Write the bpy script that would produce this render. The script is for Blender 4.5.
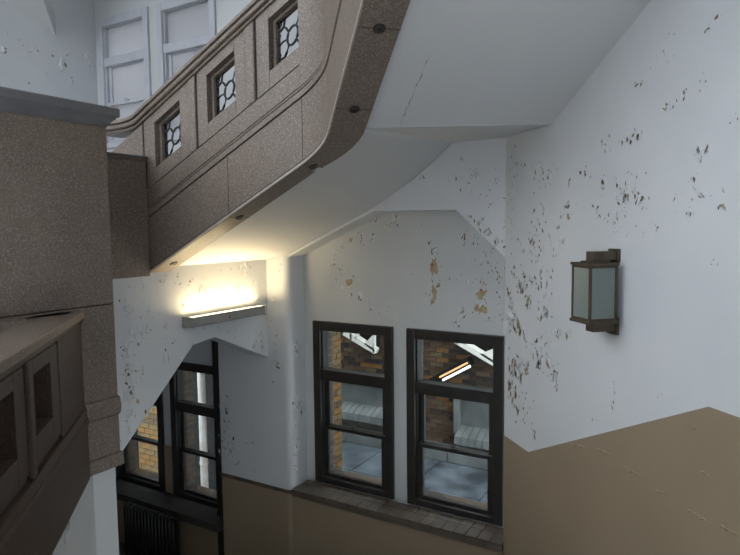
import bpy, bmesh, math, random
from mathutils import Vector, Matrix

for o in list(bpy.data.objects):
    bpy.data.objects.remove(o)
SC = bpy.context.scene
COL = SC.collection
EYE = 3.65                       # eye height above the lowest floor; all heights below are written relative to the eye

# ------------------------------------------------------------------ camera
XR = Vector((0.85890793, 0.51201304, -0.01094563))
UR = Vector((-0.03142579, 0.07402555, 0.99676107))
FW = Vector((-0.51116493, 0.85578202, -0.07967155))
cam = bpy.data.cameras.new('camera')
cam.sensor_fit = 'HORIZONTAL'; cam.sensor_width = 36.0
cam.lens = 611.66 / 740 * 36
cam.clip_start = 0.02; cam.clip_end = 200
camo = bpy.data.objects.new('camera', cam); COL.objects.link(camo)
m = Matrix((XR, UR, -FW)).transposed().to_4x4(); m.translation = Vector((0, 0, EYE))
camo.matrix_world = m
SC.camera = camo

# ------------------------------------------------------------------ world: even overcast sky
w = bpy.data.worlds.new('overcast'); SC.world = w; w.use_nodes = True
bg = w.node_tree.nodes['Background']
bg.inputs['Color'].default_value = (0.86, 0.93, 1.0, 1)
bg.inputs['Strength'].default_value = 5.3
SC.view_settings.view_transform = 'Standard'
SC.view_settings.look = 'None'
SC.view_settings.gamma = 1
SC.view_settings.use_curve_mapping = False
SC.view_settings.exposure = 0.0

# ------------------------------------------------------------------ materials
def mat(name, col, rough=0.6, metal=0.0):
    m = bpy.data.materials.new(name); m.use_nodes = True
    b = m.node_tree.nodes['Principled BSDF']
    b.inputs['Base Color'].default_value = (*col, 1)
    b.inputs['Roughness'].default_value = rough
    b.inputs['Metallic'].default_value = metal
    return m
def nd(m, t): return m.node_tree.nodes.new(t)
def lk(m, a, b): m.node_tree.links.new(a, b)
def noise_col(m, c1, c2, scale, detail=4, lo=0.35, hi=0.65, bump=0.0, bscale=None, bdist=0.002):
    """mottled colour between c1 and c2 plus optional fine relief"""
    b = m.node_tree.nodes['Principled BSDF']
    tc = nd(m, 'ShaderNodeTexCoord')
    n = nd(m, 'ShaderNodeTexNoise'); n.inputs['Scale'].default_value = scale; n.inputs['Detail'].default_value = detail
    lk(m, tc.outputs['Object'], n.inputs['Vector'])
    r = nd(m, 'ShaderNodeValToRGB')
    r.color_ramp.elements[0].position = lo; r.color_ramp.elements[0].color = (*c1, 1)
    r.color_ramp.elements[1].position = hi; r.color_ramp.elements[1].color = (*c2, 1)
    lk(m, n.outputs['Fac'], r.inputs['Fac']); lk(m, r.outputs['Color'], b.inputs['Base Color'])
    if bump:
        n2 = nd(m, 'ShaderNodeTexNoise'); n2.inputs['Scale'].default_value = bscale or scale * 6; n2.inputs['Detail'].default_value = 3
        lk(m, tc.outputs['Object'], n2.inputs['Vector'])
        bp = nd(m, 'ShaderNodeBump'); bp.inputs['Strength'].default_value = bump; bp.inputs['Distance'].default_value = bdist
        lk(m, n2.outputs['Fac'], bp.inputs['Height']); lk(m, bp.outputs['Normal'], b.inputs['Normal'])
    return tc, r
def terrazzo(name, base, dark, chip, rough=0.45):
    m = mat(name, base, rough)
    tc, r = noise_col(m, dark, base, 3.0, 5, 0.3, 0.7, 0.15, 40, 0.001)
    b = m.node_tree.nodes['Principled BSDF']
    v = nd(m, 'ShaderNodeTexVoronoi'); v.inputs['Scale'].default_value = 170
    lk(m, tc.outputs['Object'], v.inputs['Vector'])
    sp = nd(m, 'ShaderNodeSeparateColor'); lk(m, v.outputs['Color'], sp.inputs['Color'])
    rc = nd(m, 'ShaderNodeValToRGB')
    rc.color_ramp.elements[0].position = 0.62; rc.color_ramp.elements[0].color = (0, 0, 0, 1)
    rc.color_ramp.elements[1].position = 0.98; rc.color_ramp.elements[1].color = (1, 1, 1, 1)
    lk(m, sp.outputs['Red'], rc.inputs['Fac'])
    mx = nd(m, 'ShaderNodeMix'); mx.data_type = 'RGBA'
    lk(m, rc.outputs['Color'], mx.inputs['Factor']); lk(m, r.outputs['Color'], mx.inputs[6])
    mx.inputs[7].default_value = (*chip, 1)
    rd = nd(m, 'ShaderNodeValToRGB')
    rd.color_ramp.elements[0].position = 0.04; rd.color_ramp.elements[0].color = (0.66, 0.64, 0.63, 1)
    rd.color_ramp.elements[1].position = 0.10; rd.color_ramp.elements[1].color = (1, 1, 1, 1)
    lk(m, sp.outputs['Green'], rd.inputs['Fac'])
    ml = nd(m, 'ShaderNodeMix'); ml.data_type = 'RGBA'; ml.blend_type = 'MULTIPLY'; ml.inputs['Factor'].default_value = 1
    lk(m, mx.outputs[2], ml.inputs[6]); lk(m, rd.outputs['Color'], ml.inputs[7])
    lk(m, ml.outputs[2], b.inputs['Base Color'])
    return m
def brickmat(name, c1, c2, mortar, rotz=0.0, scale=1.0):
    m = mat(name, c1, 0.85)
    b = m.node_tree.nodes['Principled BSDF']
    tc = nd(m, 'ShaderNodeTexCoord')
    sx = nd(m, 'ShaderNodeSeparateXYZ'); lk(m, tc.outputs['Object'], sx.inputs[0])
    ad = nd(m, 'ShaderNodeMath'); ad.operation = 'ADD'
    lk(m, sx.outputs['X'], ad.inputs[0]); lk(m, sx.outputs['Y'], ad.inputs[1])
    cb = nd(m, 'ShaderNodeCombineXYZ'); lk(m, ad.outputs[0], cb.inputs['X']); lk(m, sx.outputs['Z'], cb.inputs['Y'])
    br = nd(m, 'ShaderNodeTexBrick'); br.inputs['Scale'].default_value = scale
    br.inputs['Brick Width'].default_value = 0.21; br.inputs['Row Height'].default_value = 0.075
    br.inputs['Mortar Size'].default_value = 0.006
    br.inputs['Color1'].default_value = (*c1, 1); br.inputs['Color2'].default_value = (*c2, 1); br.inputs['Mortar'].default_value = (*mortar, 1)
    lk(m, cb.outputs[0], br.inputs['Vector']); lk(m, br.outputs['Color'], b.inputs['Base Color'])
    bp = nd(m, 'ShaderNodeBump'); bp.inputs['Strength'].default_value = 0.5; bp.inputs['Distance'].default_value = 0.006; bp.invert = True
    lk(m, br.outputs['Fac'], bp.inputs['Height']); lk(m, bp.outputs['Normal'], b.inputs['Normal'])
    return m
def glassmat(name, tint, gloss_rough=0.01, body=0.0, bodycol=(.6, .6, .6)):
    m = bpy.data.materials.new(name); m.use_nodes = True
    nt = m.node_tree; nt.nodes.clear()
    out = nd(m, 'ShaderNodeOutputMaterial')
    tr = nd(m, 'ShaderNodeBsdfTransparent'); tr.inputs['Color'].default_value = (*tint, 1)
    gl = nd(m, 'ShaderNodeBsdfGlossy'); gl.inputs['Roughness'].default_value = gloss_rough
    fr = nd(m, 'ShaderNodeFresnel')
    ge = nd(m, 'ShaderNodeNewGeometry'); mr = nd(m, 'ShaderNodeMapRange')      # same reflectance on both faces of the sheet
    mr.inputs['To Min'].default_value = 1.33; mr.inputs['To Max'].default_value = 1 / 1.33
    lk(m, ge.outputs['Backfacing'], mr.inputs['Value']); lk(m, mr.outputs['Result'], fr.inputs['IOR'])
    mx = nd(m, 'ShaderNodeMixShader')
    src = tr
    if body:
        tl = nd(m, 'ShaderNodeBsdfTranslucent'); tl.inputs['Color'].default_value = (*bodycol, 1)
        df = nd(m, 'ShaderNodeBsdfDiffuse'); df.inputs['Color'].default_value = (*bodycol, 1)
        m1 = nd(m, 'ShaderNodeMixShader'); m1.inputs['Fac'].default_value = 0.35
        lk(m, tl.outputs[0], m1.inputs[1]); lk(m, df.outputs[0], m1.inputs[2])
        m2 = nd(m, 'ShaderNodeMixShader'); m2.inputs['Fac'].default_value = body
        lk(m, tr.outputs[0], m2.inputs[1]); lk(m, m1.outputs[0], m2.inputs[2]); src = m2
    lk(m, fr.outputs[0], mx.inputs['Fac']); lk(m, src.outputs[0], mx.inputs[1]); lk(m, gl.outputs[0], mx.inputs[2])
    lk(m, mx.outputs[0], out.inputs['Surface'])
    return m
def emit(name, col, strength):
    m = bpy.data.materials.new(name); m.use_nodes = True
    b = m.node_tree.nodes['Principled BSDF']
    b.inputs['Base Color'].default_value = (*col, 1)
    b.inputs['Emission Color'].default_value = (*col, 1); b.inputs['Emission Strength'].default_value = strength
    return m

WHITE = mat('white_wall_paint', (.66, .67, .68), .55)
noise_col(WHITE, (.62, .635, .65), (.69, .70, .71), 1.6, 5, .3, .7, 0.12, 9, 0.004)
SHADEDW = mat('shaded_white_paint', (.56, .575, .575), .55)  # darker white: shade of recess and under-gallery walls put into the colour
noise_col(SHADEDW, (.52, .535, .54), (.60, .61, .605), 1.4, 6, .3, .7, 0.12, 9, 0.004)
SOFFIT = mat('white_soffit_paint', (.66, .66, .65), .6)
noise_col(SOFFIT, (.63, .635, .64), (.68, .68, .67), 1.1, 4, .3, .7, 0.08, 6, 0.004)
TAN = mat('tan_dado_paint', (.30, .23, .155), .42)
noise_col(TAN, (.288, .22, .148), (.312, .24, .163), 2.2, 5, .3, .7, 0.14, 8, 0.004)
DADOTRIM = mat('brown_dado_trim', (.10, .07, .045), .5); noise_col(DADOTRIM, (.085, .06, .04), (.12, .085, .055), 7)
PLASTER = mat('bare_tan_plaster', (.40, .30, .18), .9); noise_col(PLASTER, (.34, .25, .14), (.46, .36, .23), 30)
UMBER = mat('umber_plaster_and_shadow', (.14, .09, .05), .9); noise_col(UMBER, (.09, .055, .03), (.22, .15, .09), 40)  # also paints the brown shadows beneath the paint flakes
FLAKE = mat('curled_white_paint', (.68, .69, .70), .55); noise_col(FLAKE, (.64, .65, .66), (.72, .73, .74), 12)
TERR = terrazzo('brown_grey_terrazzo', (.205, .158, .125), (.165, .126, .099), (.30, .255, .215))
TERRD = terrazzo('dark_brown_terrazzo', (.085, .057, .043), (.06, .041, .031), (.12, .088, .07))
COPING = mat('slate_coping', (.15, .15, .155), .45); noise_col(COPING, (.13, .13, .135), (.17, .17, .175), 8, 4, .3, .7, .1, 30, .001)
JOINT = mat('dark_joint_line', (.035, .028, .024), .7); noise_col(JOINT, (.03, .024, .02), (.045, .036, .03), 20)
BRASSJ = mat('pale_edge_strip', (.42, .37, .31), .45); noise_col(BRASSJ, (.38, .33, .28), (.46, .41, .35), 20)
BOLT = mat('dark_bronze_plug', (.03, .024, .02), .4); noise_col(BOLT, (.02, .016, .013), (.045, .036, .03), 60)
FRAME = mat('black_brown_window_paint', (.022, .019, .017), .38); noise_col(FRAME, (.018, .0155, .014), (.03, .026, .023), 9, 4, .3, .7, .06, 40, .001)
PALEF = mat('glare_pale_frame', (.50, .51, .55), .5); noise_col(PALEF, (.47, .48, .53), (.54, .55, .58), 5)  # dark frames washed out by glare, painted as a pale colour
GRILLE = mat('dark_iron_grille', (.035, .028, .032), .5); noise_col(GRILLE, (.028, .022, .026), (.05, .04, .045), 30)
SILLG = mat('dark_stone_sill', (.05, .044, .037), .75); noise_col(SILLG, (.04, .035, .03), (.06, .053, .045), 6)
TILE = mat('brown_quarry_tile', (.11, .085, .065), .5); noise_col(TILE, (.09, .07, .053), (.135, .105, .08), 9, 4, .3, .7, .15, 60, .001)
GROUT = mat('dark_grout', (.04, .033, .027), .9); noise_col(GROUT, (.033, .027, .022), (.05, .042, .035), 30)
BRONZE = mat('aged_bronze', (.085, .066, .046), .5, .55); noise_col(BRONZE, (.062, .048, .034), (.12, .095, .07), 22, 5, .3, .7, .1, 80, .001)
FROST = glassmat('frosted_lantern_glass', (.75, .8, .78), .25, .95, (.50, .56, .53))
GLASS = glassmat('clear_window_glass', (.86, .9, .9))
HAZE = glassmat('hazed_white_pane', (.9, .9, .92), .2, .97, (.55, .55, .565))  # glare of the bright sky put into a whitened pane
LAMPBODY = mat('grey_lamp_housing', (.28, .28, .27), .5); noise_col(LAMPBODY, (.26, .26, .25), (.31, .31, .30), 9)
TUBE = emit('warm_fluorescent_tube', (1.0, .80, .47), 54)
RAD = mat('black_radiator_iron', (.01, .0095, .009), .5); noise_col(RAD, (.008, .0075, .007), (.014, .013, .012), 15)
FLOORM = mat('grey_brown_floor', (.12, .105, .09), .6); noise_col(FLOORM, (.1, .088, .075), (.15, .13, .11), 3)
BRICK = brickmat('dark_mixed_brick', (.10, .06, .034), (.045, .034, .028), (.105, .095, .08))
BRICKW = brickmat('warm_tan_brick', (.30, .15, .045), (.10, .065, .034), (.20, .165, .12), 0, .8)
def plain(nm, c, k=12):
    m_ = mat(nm, c, .85); noise_col(m_, tuple(v * .75 for v in c), tuple(v * 1.25 for v in c), k, 4, .3, .7, .3, 60, .002); return m_
BRK = [plain('brown_brick', (.085, .052, .034)), plain('umber_brick', (.055, .038, .029)), plain('plum_brick', (.04, .032, .031)), plain('orange_brick', (.17, .085, .034)), plain('tan_brick', (.11, .078, .048))]
BRW = [plain('ochre_brick', (.135, .088, .042)), plain('rust_brick', (.16, .085, .034)), plain('dun_brick', (.09, .064, .038)), plain('sand_brick', (.115, .09, .055))]
MORT = plain('grey_mortar', (.12, .108, .09)); MORTW = plain('pale_mortar', (.09, .074, .055))
STONE = mat('grey_weathered_stone', (.13, .135, .13), .8); noise_col(STONE, (.08, .085, .08), (.165, .17, .165), 2.5, 6, .3, .7, .2, 14, .004)
PAVE = mat('blue_grey_paving', (.25, .28, .31), .55); noise_col(PAVE, (.028, .032, .037), (.125, .142, .163), 2.4, 9, .36, .66, .2, 14, .004)
WHITEM = mat('warm_white_bars', (.80, .76, .66), .45); noise_col(WHITEM, (.74, .70, .60), (.84, .80, .72), 6)
CORNER = mat('pale_blue_white_board', (.42, .46, .52), .5); noise_col(CORNER, (.38, .42, .48), (.46, .50, .56), 4)
PIPE = mat('pale_pipe_paint', (.36, .31, .28), .4); noise_col(PIPE, (.31, .255, .22), (.42, .385, .36), 5)
PORCH = mat('dark_porch_paint', (.012, .011, .01), .7); noise_col(PORCH, (.01, .009, .008), (.016, .015, .013), 5)

for m_ in [PORCH, MORT, MORTW] + BRK + BRW:
    m_.node_tree.nodes['Principled BSDF'].inputs['Specular IOR Level'].default_value = .08

# ------------------------------------------------------------------ mesh helpers
ORG = {}
class MB:
    def __init__(s): s.v = []; s.f = []; s.mi = []
    def add(s, vs, fs, mi=0):
        k = len(s.v); s.v += [tuple(v) for v in vs]
        s.f += [tuple(i + k for i in f) for f in fs]; s.mi += [mi] * len(fs); return s
    def box(s, x0, x1, y0, y1, z0, z1, mi=0):
        return s.hexa([(x0, y0), (x1, y0), (x1, y1), (x0, y1)], z0, z1, mi)
    def hexa(s, poly, z0, z1, mi=0):
        return s.slab(poly, lambda x, y: z0, lambda x, y: z1, mi)
    def slab(s, poly, zlo, zhi, mi=0):
        a = sum(poly[i][0] * poly[(i + 1) % len(poly)][1] - poly[(i + 1) % len(poly)][0] * poly[i][1] for i in range(len(poly)))
        if a < 0: poly = poly[::-1]
        n = len(poly)
        vs = [(x, y, zlo(x, y)) for x, y in poly] + [(x, y, zhi(x, y)) for x, y in poly]
        fs = [tuple(range(n))[::-1], tuple(range(n, 2 * n))] + [(i, (i + 1) % n, n + (i + 1) % n, n + i) for i in range(n)]
        return s.add(vs, fs, mi)
    def prism(s, pts, vec, mi=0):
        """planar polygon (3-D points) extruded by vec"""
        P = [Vector(p) for p in pts]; V = Vector(vec); n = len(P)
        nrm = Vector((0, 0, 0))
        for i in range(n): nrm += P[i].cross(P[(i + 1) % n])
        if nrm.dot(V) < 0: P = P[::-1]
        vs = P + [p + V for p in P]
        fs = [tuple(range(n))[::-1], tuple(range(n, 2 * n))] + [(i, (i + 1) % n, n + (i + 1) % n, n + i) for i in range(n)]
        return s.add(vs, fs, mi)
    def obox(s, o, u, v, wv, mi=0):
        o, u, v, wv = Vector(o), Vector(u), Vector(v), Vector(wv)
        return s.prism([o, o + u, o + u + v, o + v], wv, mi)
    def tube(s, pts, r, n=8, closed=False, mi=0):
        P = [Vector(p) for p in pts]; k = len(s.v); N = len(P)
        rs = r if isinstance(r, (list, tuple)) else [r] * N
        for i, p in enumerate(P):
            if closed: d = P[(i + 1) % N] - P[i - 1]
            else: d = P[min(i + 1, N - 1)] - P[max(i - 1, 0)]
            d.normalize()
            a = d.cross(Vector((0, 0, 1)) if abs(d.z) < .9 else Vector((1, 0, 0))).normalized(); b = d.cross(a)
            for j in range(n):
                t = 2 * math.pi * j / n
                s.v.append(tuple(p + (a * math.cos(t) + b * math.sin(t)) * rs[i]))
        M = N if closed else N - 1
        for i in range(M):
            i2 = (i + 1) % N
            for j in range(n):
                s.f.append((k + i * n + j, k + i2 * n + j, k + i2 * n + (j + 1) % n, k + i * n + (j + 1) % n)); s.mi.append(mi)
        if not closed:
            s.f.append(tuple(k + j for j in range(n))); s.f.append(tuple(k + (N - 1) * n + j for j in range(n))[::-1]); s.mi += [mi, mi]
        return s
    def build(s, name, mats, parent=None, bevel=0, smooth=False, segs=2):
        V = [Vector((v[0], v[1], v[2] + EYE)) for v in s.v]
        if parent is None:
            xs = [v.x for v in V]; ys = [v.y for v in V]; zs = [v.z for v in V]
            org = Vector(((min(xs) + max(xs)) / 2, (min(ys) + max(ys)) / 2, min(zs)))
        else: org = ORG[parent.name]
        me = bpy.data.meshes.new(name)
        me.from_pydata([tuple(v - org) for v in V], [], s.f)
        mats = mats if isinstance(mats, (list, tuple)) else [mats]
        for mm in mats: me.materials.append(mm)
        for p, i in zip(me.polygons, s.mi): p.material_index = i; p.use_smooth = smooth
        bm = bmesh.new(); bm.from_mesh(me); bmesh.ops.recalc_face_normals(bm, faces=bm.faces); bm.to_mesh(me); bm.free()
        o = bpy.data.objects.new(name, me); COL.objects.link(o)
        if parent is None: o.location = org
        else: o.parent = parent
        ORG[o.name] = org
        if bevel:
            b = o.modifiers.new('bevel', 'BEVEL'); b.width = bevel; b.segments = segs; b.limit_method = 'ANGLE'; b.angle_limit = math.radians(40)
        return o
def tag(o, label=None, cat=None, group=None, kind=None):
    if label: o['label'] = label
    if cat: o['category'] = cat
    if group: o['group'] = group
    if kind: o['kind'] = kind
    return o
def empty(name, loc, label, cat, group=None):
    o = bpy.data.objects.new(name, None); COL.objects.link(o)
    o.location = Vector((loc[0], loc[1], loc[2] + EYE)); ORG[o.name] = o.location.copy(); o.empty_display_size = .1
    return tag(o, label, cat, group)
def struct(name, loc):
    o = bpy.data.objects.new(name, None); COL.objects.link(o)
    o.location = Vector((loc[0], loc[1], loc[2] + EYE)); ORG[o.name] = o.location.copy(); o.empty_display_size = .1
    o['kind'] = 'structure'; return o
def box(x0, x1, y0, y1, z0, z1): return MB().box(x0, x1, y0, y1, z0, z1)

# ------------------------------------------------------------------ plan constants
YW = 4.5          # plane of the outer window wall
YS = 4.27         # plane of the arched front of the window bay
CX = -1.416       # corner of window bay and right wall
XL = -3.645       # left wall with the lamp
YB = 2.987        # outer face of the upper balustrade
SL = .493         # pitch of the stairs
R2 = math.sqrt(.5)
FLOOR = -3.65
XP = -3.35        # face of the gallery parapet
def Bp(t, n, z): return Vector((CX + t * R2 - n * R2, YS - t * R2 - n * R2, z))      # t along the right wall from the corner, n out from it
UB = Vector((R2, -R2, 0)); NB = Vector((-R2, -R2, 0)); UZ = Vector((0, 0, 1))

def wall_holes(mb, a0, a1, z0, z1, holes, put):
    """cells of a rectangle a0..a1 x z0..z1 minus holes; put(a,b,c,d) adds one cell"""
    As = sorted({a0, a1, *[h[0] for h in holes], *[h[1] for h in holes]})
    Zs = sorted({z0, z1, *[h[2] for h in holes], *[h[3] for h in holes]})
    for i in range(len(As) - 1):
        run = None
        for j in range(len(Zs) - 1):
            ca, cz = (As[i] + As[i + 1]) / 2, (Zs[j] + Zs[j + 1]) / 2
            hole = any(h[0] < ca < h[1] and h[2] < cz < h[3] for h in holes)
            if not hole:
                run = [Zs[j], Zs[j + 1]] if run is None else [run[0], Zs[j + 1]]
            if (hole or j == len(Zs) - 2) and run:
                put(As[i], As[i + 1], *run); run = None

# ------------------------------------------------------------------ STRUCTURE: outer window wall
WIN_MAIN = [(-3.289, -2.462, -2.332, -.829), (-2.329, -1.495, -2.332, -.829)]
WIN_LOW = [(-6.19, -5.36, -2.90, -1.397), (-5.22, -4.36, -2.90, -1.397)]
WIN_UP = [(-6.177, -5.35, .93, 2.335), (-5.213, -4.39, .93, 2.335), (-3.289, -2.462, 1.2, 2.7), (-2.329, -1.495, 1.2, 2.7)]
HOLES = WIN_MAIN + WIN_LOW + WIN_UP
mb = MB()
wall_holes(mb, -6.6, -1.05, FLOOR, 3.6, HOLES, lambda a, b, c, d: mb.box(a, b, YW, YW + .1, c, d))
wall_win = tag(mb.build('wall_window', SHADEDW), kind='structure')

mb = MB()
wall_holes(mb, -6.6, -1.05, FLOOR - 1, 3.6, HOLES, lambda a, b, c, d: mb.box(a, b, YW + .1, YW + .3, c, d))
tag(mb.build('wall_window_outer', BRICK), kind='structure')
# front leaf of the window bay: arched spandrel, sill wall, left pier with bullnose
mb = MB()
ZT = 1.1
spand = [(-3.40, -.245), (-2.51, .141), (-1.80, .134), (CX, -.218), (CX, ZT), (-3.40, ZT)]
def xzprism(mb, pts, y0, y1, mi=0): return mb.prism([(x, y0, z) for x, z in pts], (0, y1 - y0, 0), mi)
# split into convex pieces
xzprism(mb, [(-3.40, -.245), (-2.51, .141), (-2.51, ZT), (-3.40, ZT)], YS, YW)
xzprism(mb, [(-2.51, .141), (-1.80, .134), (-1.80, ZT), (-2.51, ZT)], YS, YW)
xzprism(mb, [(-1.80, .134), (CX, -.218), (CX, ZT), (-1.80, ZT)], YS, YW)
wall_bay = tag(mb.build('wall_bay', WHITE), kind='structure')
mb = MB()
r = .065; X1 = -3.40
arc = [(X1 - r + r * math.sin(a), YS + r - r * math.cos(a)) for a in [i * math.pi / 2 / 8 for i in range(9)]]
ppoly = [(-4.275, YS)] + arc + [(X1, YW), (-4.275, YW)]
mb.hexa(ppoly, -2.385, 1.1, 0)
pier_left = tag(mb.build('wall_pier', WHITE), kind='structure')
mb = MB(); mb.hexa([(x, y) for x, y in ppoly], FLOOR, -2.405)
tag(mb.build('wall_pier_dado', TAN), kind='structure')
mb = MB(); mb.box(-3.40, CX + .05, YS, YW, FLOOR, -2.40)
tag(mb.build('wall_below_sill', TAN), kind='structure')
mb = MB(); e = .012
mb.hexa([(-4.275 - e, YS - e)] + [(x + e * .7, y - e * .7) for x, y in arc[1:-1]] + [(X1 + e, YS + .16), (X1 - .05, YS + .16), (-4.275 - e, YS + .05)], -2.412, -2.380)
tag(mb.build('trim_1', DADOTRIM), kind='structure')

# sill of quarry tiles
sill = struct('trim_2', (-2.4, 4.38, -2.40))
box(-3.395, CX, YS - .02, YW, -2.40, -2.368).build('sill_bed', GROUT, sill)
nt = 20; wd = (CX + 3.385) / nt
random.seed(4)
for i in range(nt):
    x = -3.385 + i * wd
    box(x + .002, x + wd - .002, YS - .035, YS + .105, -2.368, -2.345 + random.uniform(-.0015, .0015)).build('tile', TILE, sill, .004)
    box(x + .002, x + wd - .002, YS + .111, YW - .02, -2.368, -2.345 + random.uniform(-.0015, .0015)).build('tile', TILE, sill, .004)
box(-3.385, CX, YS - .03, YS, -2.412, -2.37).build('nosing', TILE, sill, .004)

# right wall: white above, tan dado below following the stairs
mb = MB()
dl = [(0, -1.525), (.359, -1.523), (1.895, -.772), (8, -.772)]
for (t0, z0), (t1, z1) in zip(dl[:-1], dl[1:]):
    mb.prism([Bp(t0, 0, FLOOR), Bp(t1, 0, FLOOR), Bp(t1, 0, z1), Bp(t0, 0, z0)], -NB * .25, 1)
    mb.prism([Bp(t0, 0, z0), Bp(t1, 0, z1), Bp(t1, 0, 3.6), Bp(t0, 0, 3.6)], -NB * .25, 0)
wall_right = tag(mb.build('wall_right', [WHITE, TAN]), kind='structure')

# left wall with trapezoid arch
TH = .2
mb = MB()
def yzp(pts, mi=0): mb.prism([(XL, y, z) for y, z in pts], (-TH, 0, 0), mi)
ZTL = .3
yzp([(2.35, -1.86), (2.987, -1.26), (2.987, -.31), (2.35, -.31)])
yzp([(2.987, -1.26), (3.371, -.899), (3.371, ZTL), (2.987, ZTL)])
yzp([(3.371, -.899), (3.61, -.873), (3.61, ZTL), (3.371, ZTL)])
yzp([(3.61, -.873), (YS, -1.165), (YS, ZTL), (3.61, ZTL)])
wall_left = tag(mb.build('wall_left', WHITE), kind='structure')

# upper left wall
XU = -6.25
mb = MB(); mb.box(XU - .25, XU, -2.5, YW, -.1, 3.6)
wall_upper = tag(mb.build('wall_upper_left', WHITE), kind='structure')
# lower vestibule walls
mb = MB(); mb.box(XU - .25, XU - .05, .8, YW, FLOOR, -.3)
tag(mb.build('wall_vestibule', WHITE), kind='structure')
# floors and landings (mostly below the picture)
box(-6.6, -.2, -1, 4.5, FLOOR - .2, FLOOR).build('floor', FLOORM)['kind'] = 'structure'
mb = MB()
for i in range(5):
    t0 = 2.2 - .33 * (i + 1) + .33 * 0; z = -2.05 - .15 * (i + 1)
    mb.prism([Bp(t0, 0, z - .3), Bp(t0 + .33, 0, z - .3), Bp(t0 + .33, 0, z), Bp(t0, 0, z)], NB * 1.3)
mb.prism([Bp(2.2, 0, -2.35), Bp(7.5, 0, -2.35), Bp(7.5, 0, -2.05), Bp(2.2, 0, -2.05)], NB * 2.75)
tag(mb.build('floor_landing', FLOORM), kind='structure')
mb = MB(); mb.hexa([(-1.85, 3.0), (-1.0, 3.84), (CX, YS), (-1.85, YS)], -3.0, -2.8)
for i in range(5): mb.box(-1.85 - .32 * (i + 1), -1.85 - .32 * i, 3.0, YS, FLOOR, -2.8 - .15 * (i + 1) - .02)
tag(mb.build('floor_lower_flight', FLOORM), kind='structure')
# unseen back wall behind the viewer, raised to shut out sky
mb = MB(); mb.prism([Bp(7.6, -.3, FLOOR), Bp(7.6, 4.5, FLOOR), Bp(7.6, 4.5, 3.6), Bp(7.6, -.3, 3.6)], UB * .25)
tag(mb.build('wall_blocker_back', WHITE), kind='structure')

mb = MB(); mb.prism([(-6.6, 1.9, FLOOR), (-6.6, 1.9, -.33), (1.6, -6.3, -.33), (1.6, -6.3, FLOOR)], (-.15, -.15, 0))  # unseen wall added to shut out low sky light
tag(mb.build('wall_blocker_low', WHITE), kind='structure')
mb = MB(); mb.box(-6.5, XL - .01, 1.3, 1.45, FLOOR, -.33)  # unseen wall added to keep sky light out of the vestibule
tag(mb.build('wall_blocker_vestibule', WHITE), kind='structure')
mb = MB(); mb.box(-6.5, -2.9, -5.75, -5.6, -.32, 1.9)  # unseen wall added so daylight comes in only from higher up
tag(mb.build('wall_blocker_gallery', WHITE), kind='structure')
mb = MB(); mb.box(-2.9, 2.2, -5.75, -5.6, FLOOR, 3.6)
tag(mb.build('wall_well_back', WHITE), kind='structure')
mb = MB(); mb.box(XU - .25, XU, -5.6, -2.5, -.1, 1.9)  # unseen wall added to cut low daylight beside the gallery
tag(mb.build('wall_blocker_side', WHITE), kind='structure')
# unseen ceiling over the stairs, outline cut to steer daylight from behind
mb = MB(); mb.hexa([(-6.6, 4.8), (-6.6, 2.6), (-2.9, -1.1), (-2.9, -5.6), (2.2, -5.6), (5.5, -2.2), (0.5, 4.8)], 3.6, 3.8)
tag(mb.build('unseen_ceiling', SOFFIT), kind='structure')

# ------------------------------------------------------------------ windows
def window(idx, X0, X1, z0, z1, fm, gm, y=YW):
    wn = struct('window_%d' % idx, ((X0 + X1) / 2, y, z0))
    cw = .078; H = z1 - z0
    tz0, tz1 = z1 - .446 * H / 1.503, z1 - .546 * H / 1.503      # transom underside/top are swapped below
    ya, yb = y - .03, y + .09
    f = MB()
    f.box(X0, X0 + cw, ya, yb, z0, z1).box(X1 - cw, X1, ya, yb, z0, z1)
    f.box(X0 + cw, X1 - cw, ya, yb, z1 - .085, z1).box(X0 + cw, X1 - cw, ya, yb, z0, z0 + .055)
    f.build('frame', fm, wn, .006)
    s = MB()
    a, b, c, d = X0 + cw, X1 - cw, z0 + .055, z1 - .085
    g = .014
    s.box(a, a + g, ya + .03, yb, c, d).box(b - g, b, ya + .03, yb, c, d)
    s.build('stop_bead', fm, wn, .003)
    MB().box(a, b, ya + .015, yb, tz1, tz0).build('transom', fm, wn, .006)
    # top light
    MB().box(a + g, b - g, y + .045, y + .051, tz0, d).build('pane', gm, wn)
    # sashes
    mz = z0 + .515 * H / 1.503
    for nm, lo, hi, yy in (('sash', mz - .012, tz1, y + .035), ('sash', c, mz + .018, y + .005)):
        st = .042
        q = MB()
        q.box(a + g, a + g + st, yy, yy + .035, lo, hi).box(b - g - st, b - g, yy, yy + .035, lo, hi)
        q.box(a + g + st, b - g - st, yy, yy + .035, hi - (.012 if nm == 'sash' and hi == tz1 else .034), hi)
        q.box(a + g + st, b - g - st, yy, yy + .035, lo, lo + (.035 if hi == tz1 else .03))
        so = q.build('sash', fm, wn, .004)
        MB().box(a + g + st - .004, b - g - st + .004, yy + .014, yy + .019, lo + .02, hi - .01).build('pane', gm, so)
        if hi != tz1:
            xm = (a + b) / 2
            k = MB(); k.box(xm - .03, xm + .03, yy - .012, yy + .012, hi, hi + .008)
            k.tube([(xm, yy, hi + .006), (xm, yy, hi + .022), (xm - .025, yy - .01, hi + .024)], .006, 6)
            k.build('latch', fm, so)
    return wn
n = 1
for w4 in WIN_MAIN: window(n, *w4, FRAME, GLASS); n += 1
for w4 in WIN_LOW: window(n, *w4, FRAME, GLASS); n += 1
for w4 in WIN_UP: window(n, *w4, PALEF, HAZE); n += 1
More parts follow.
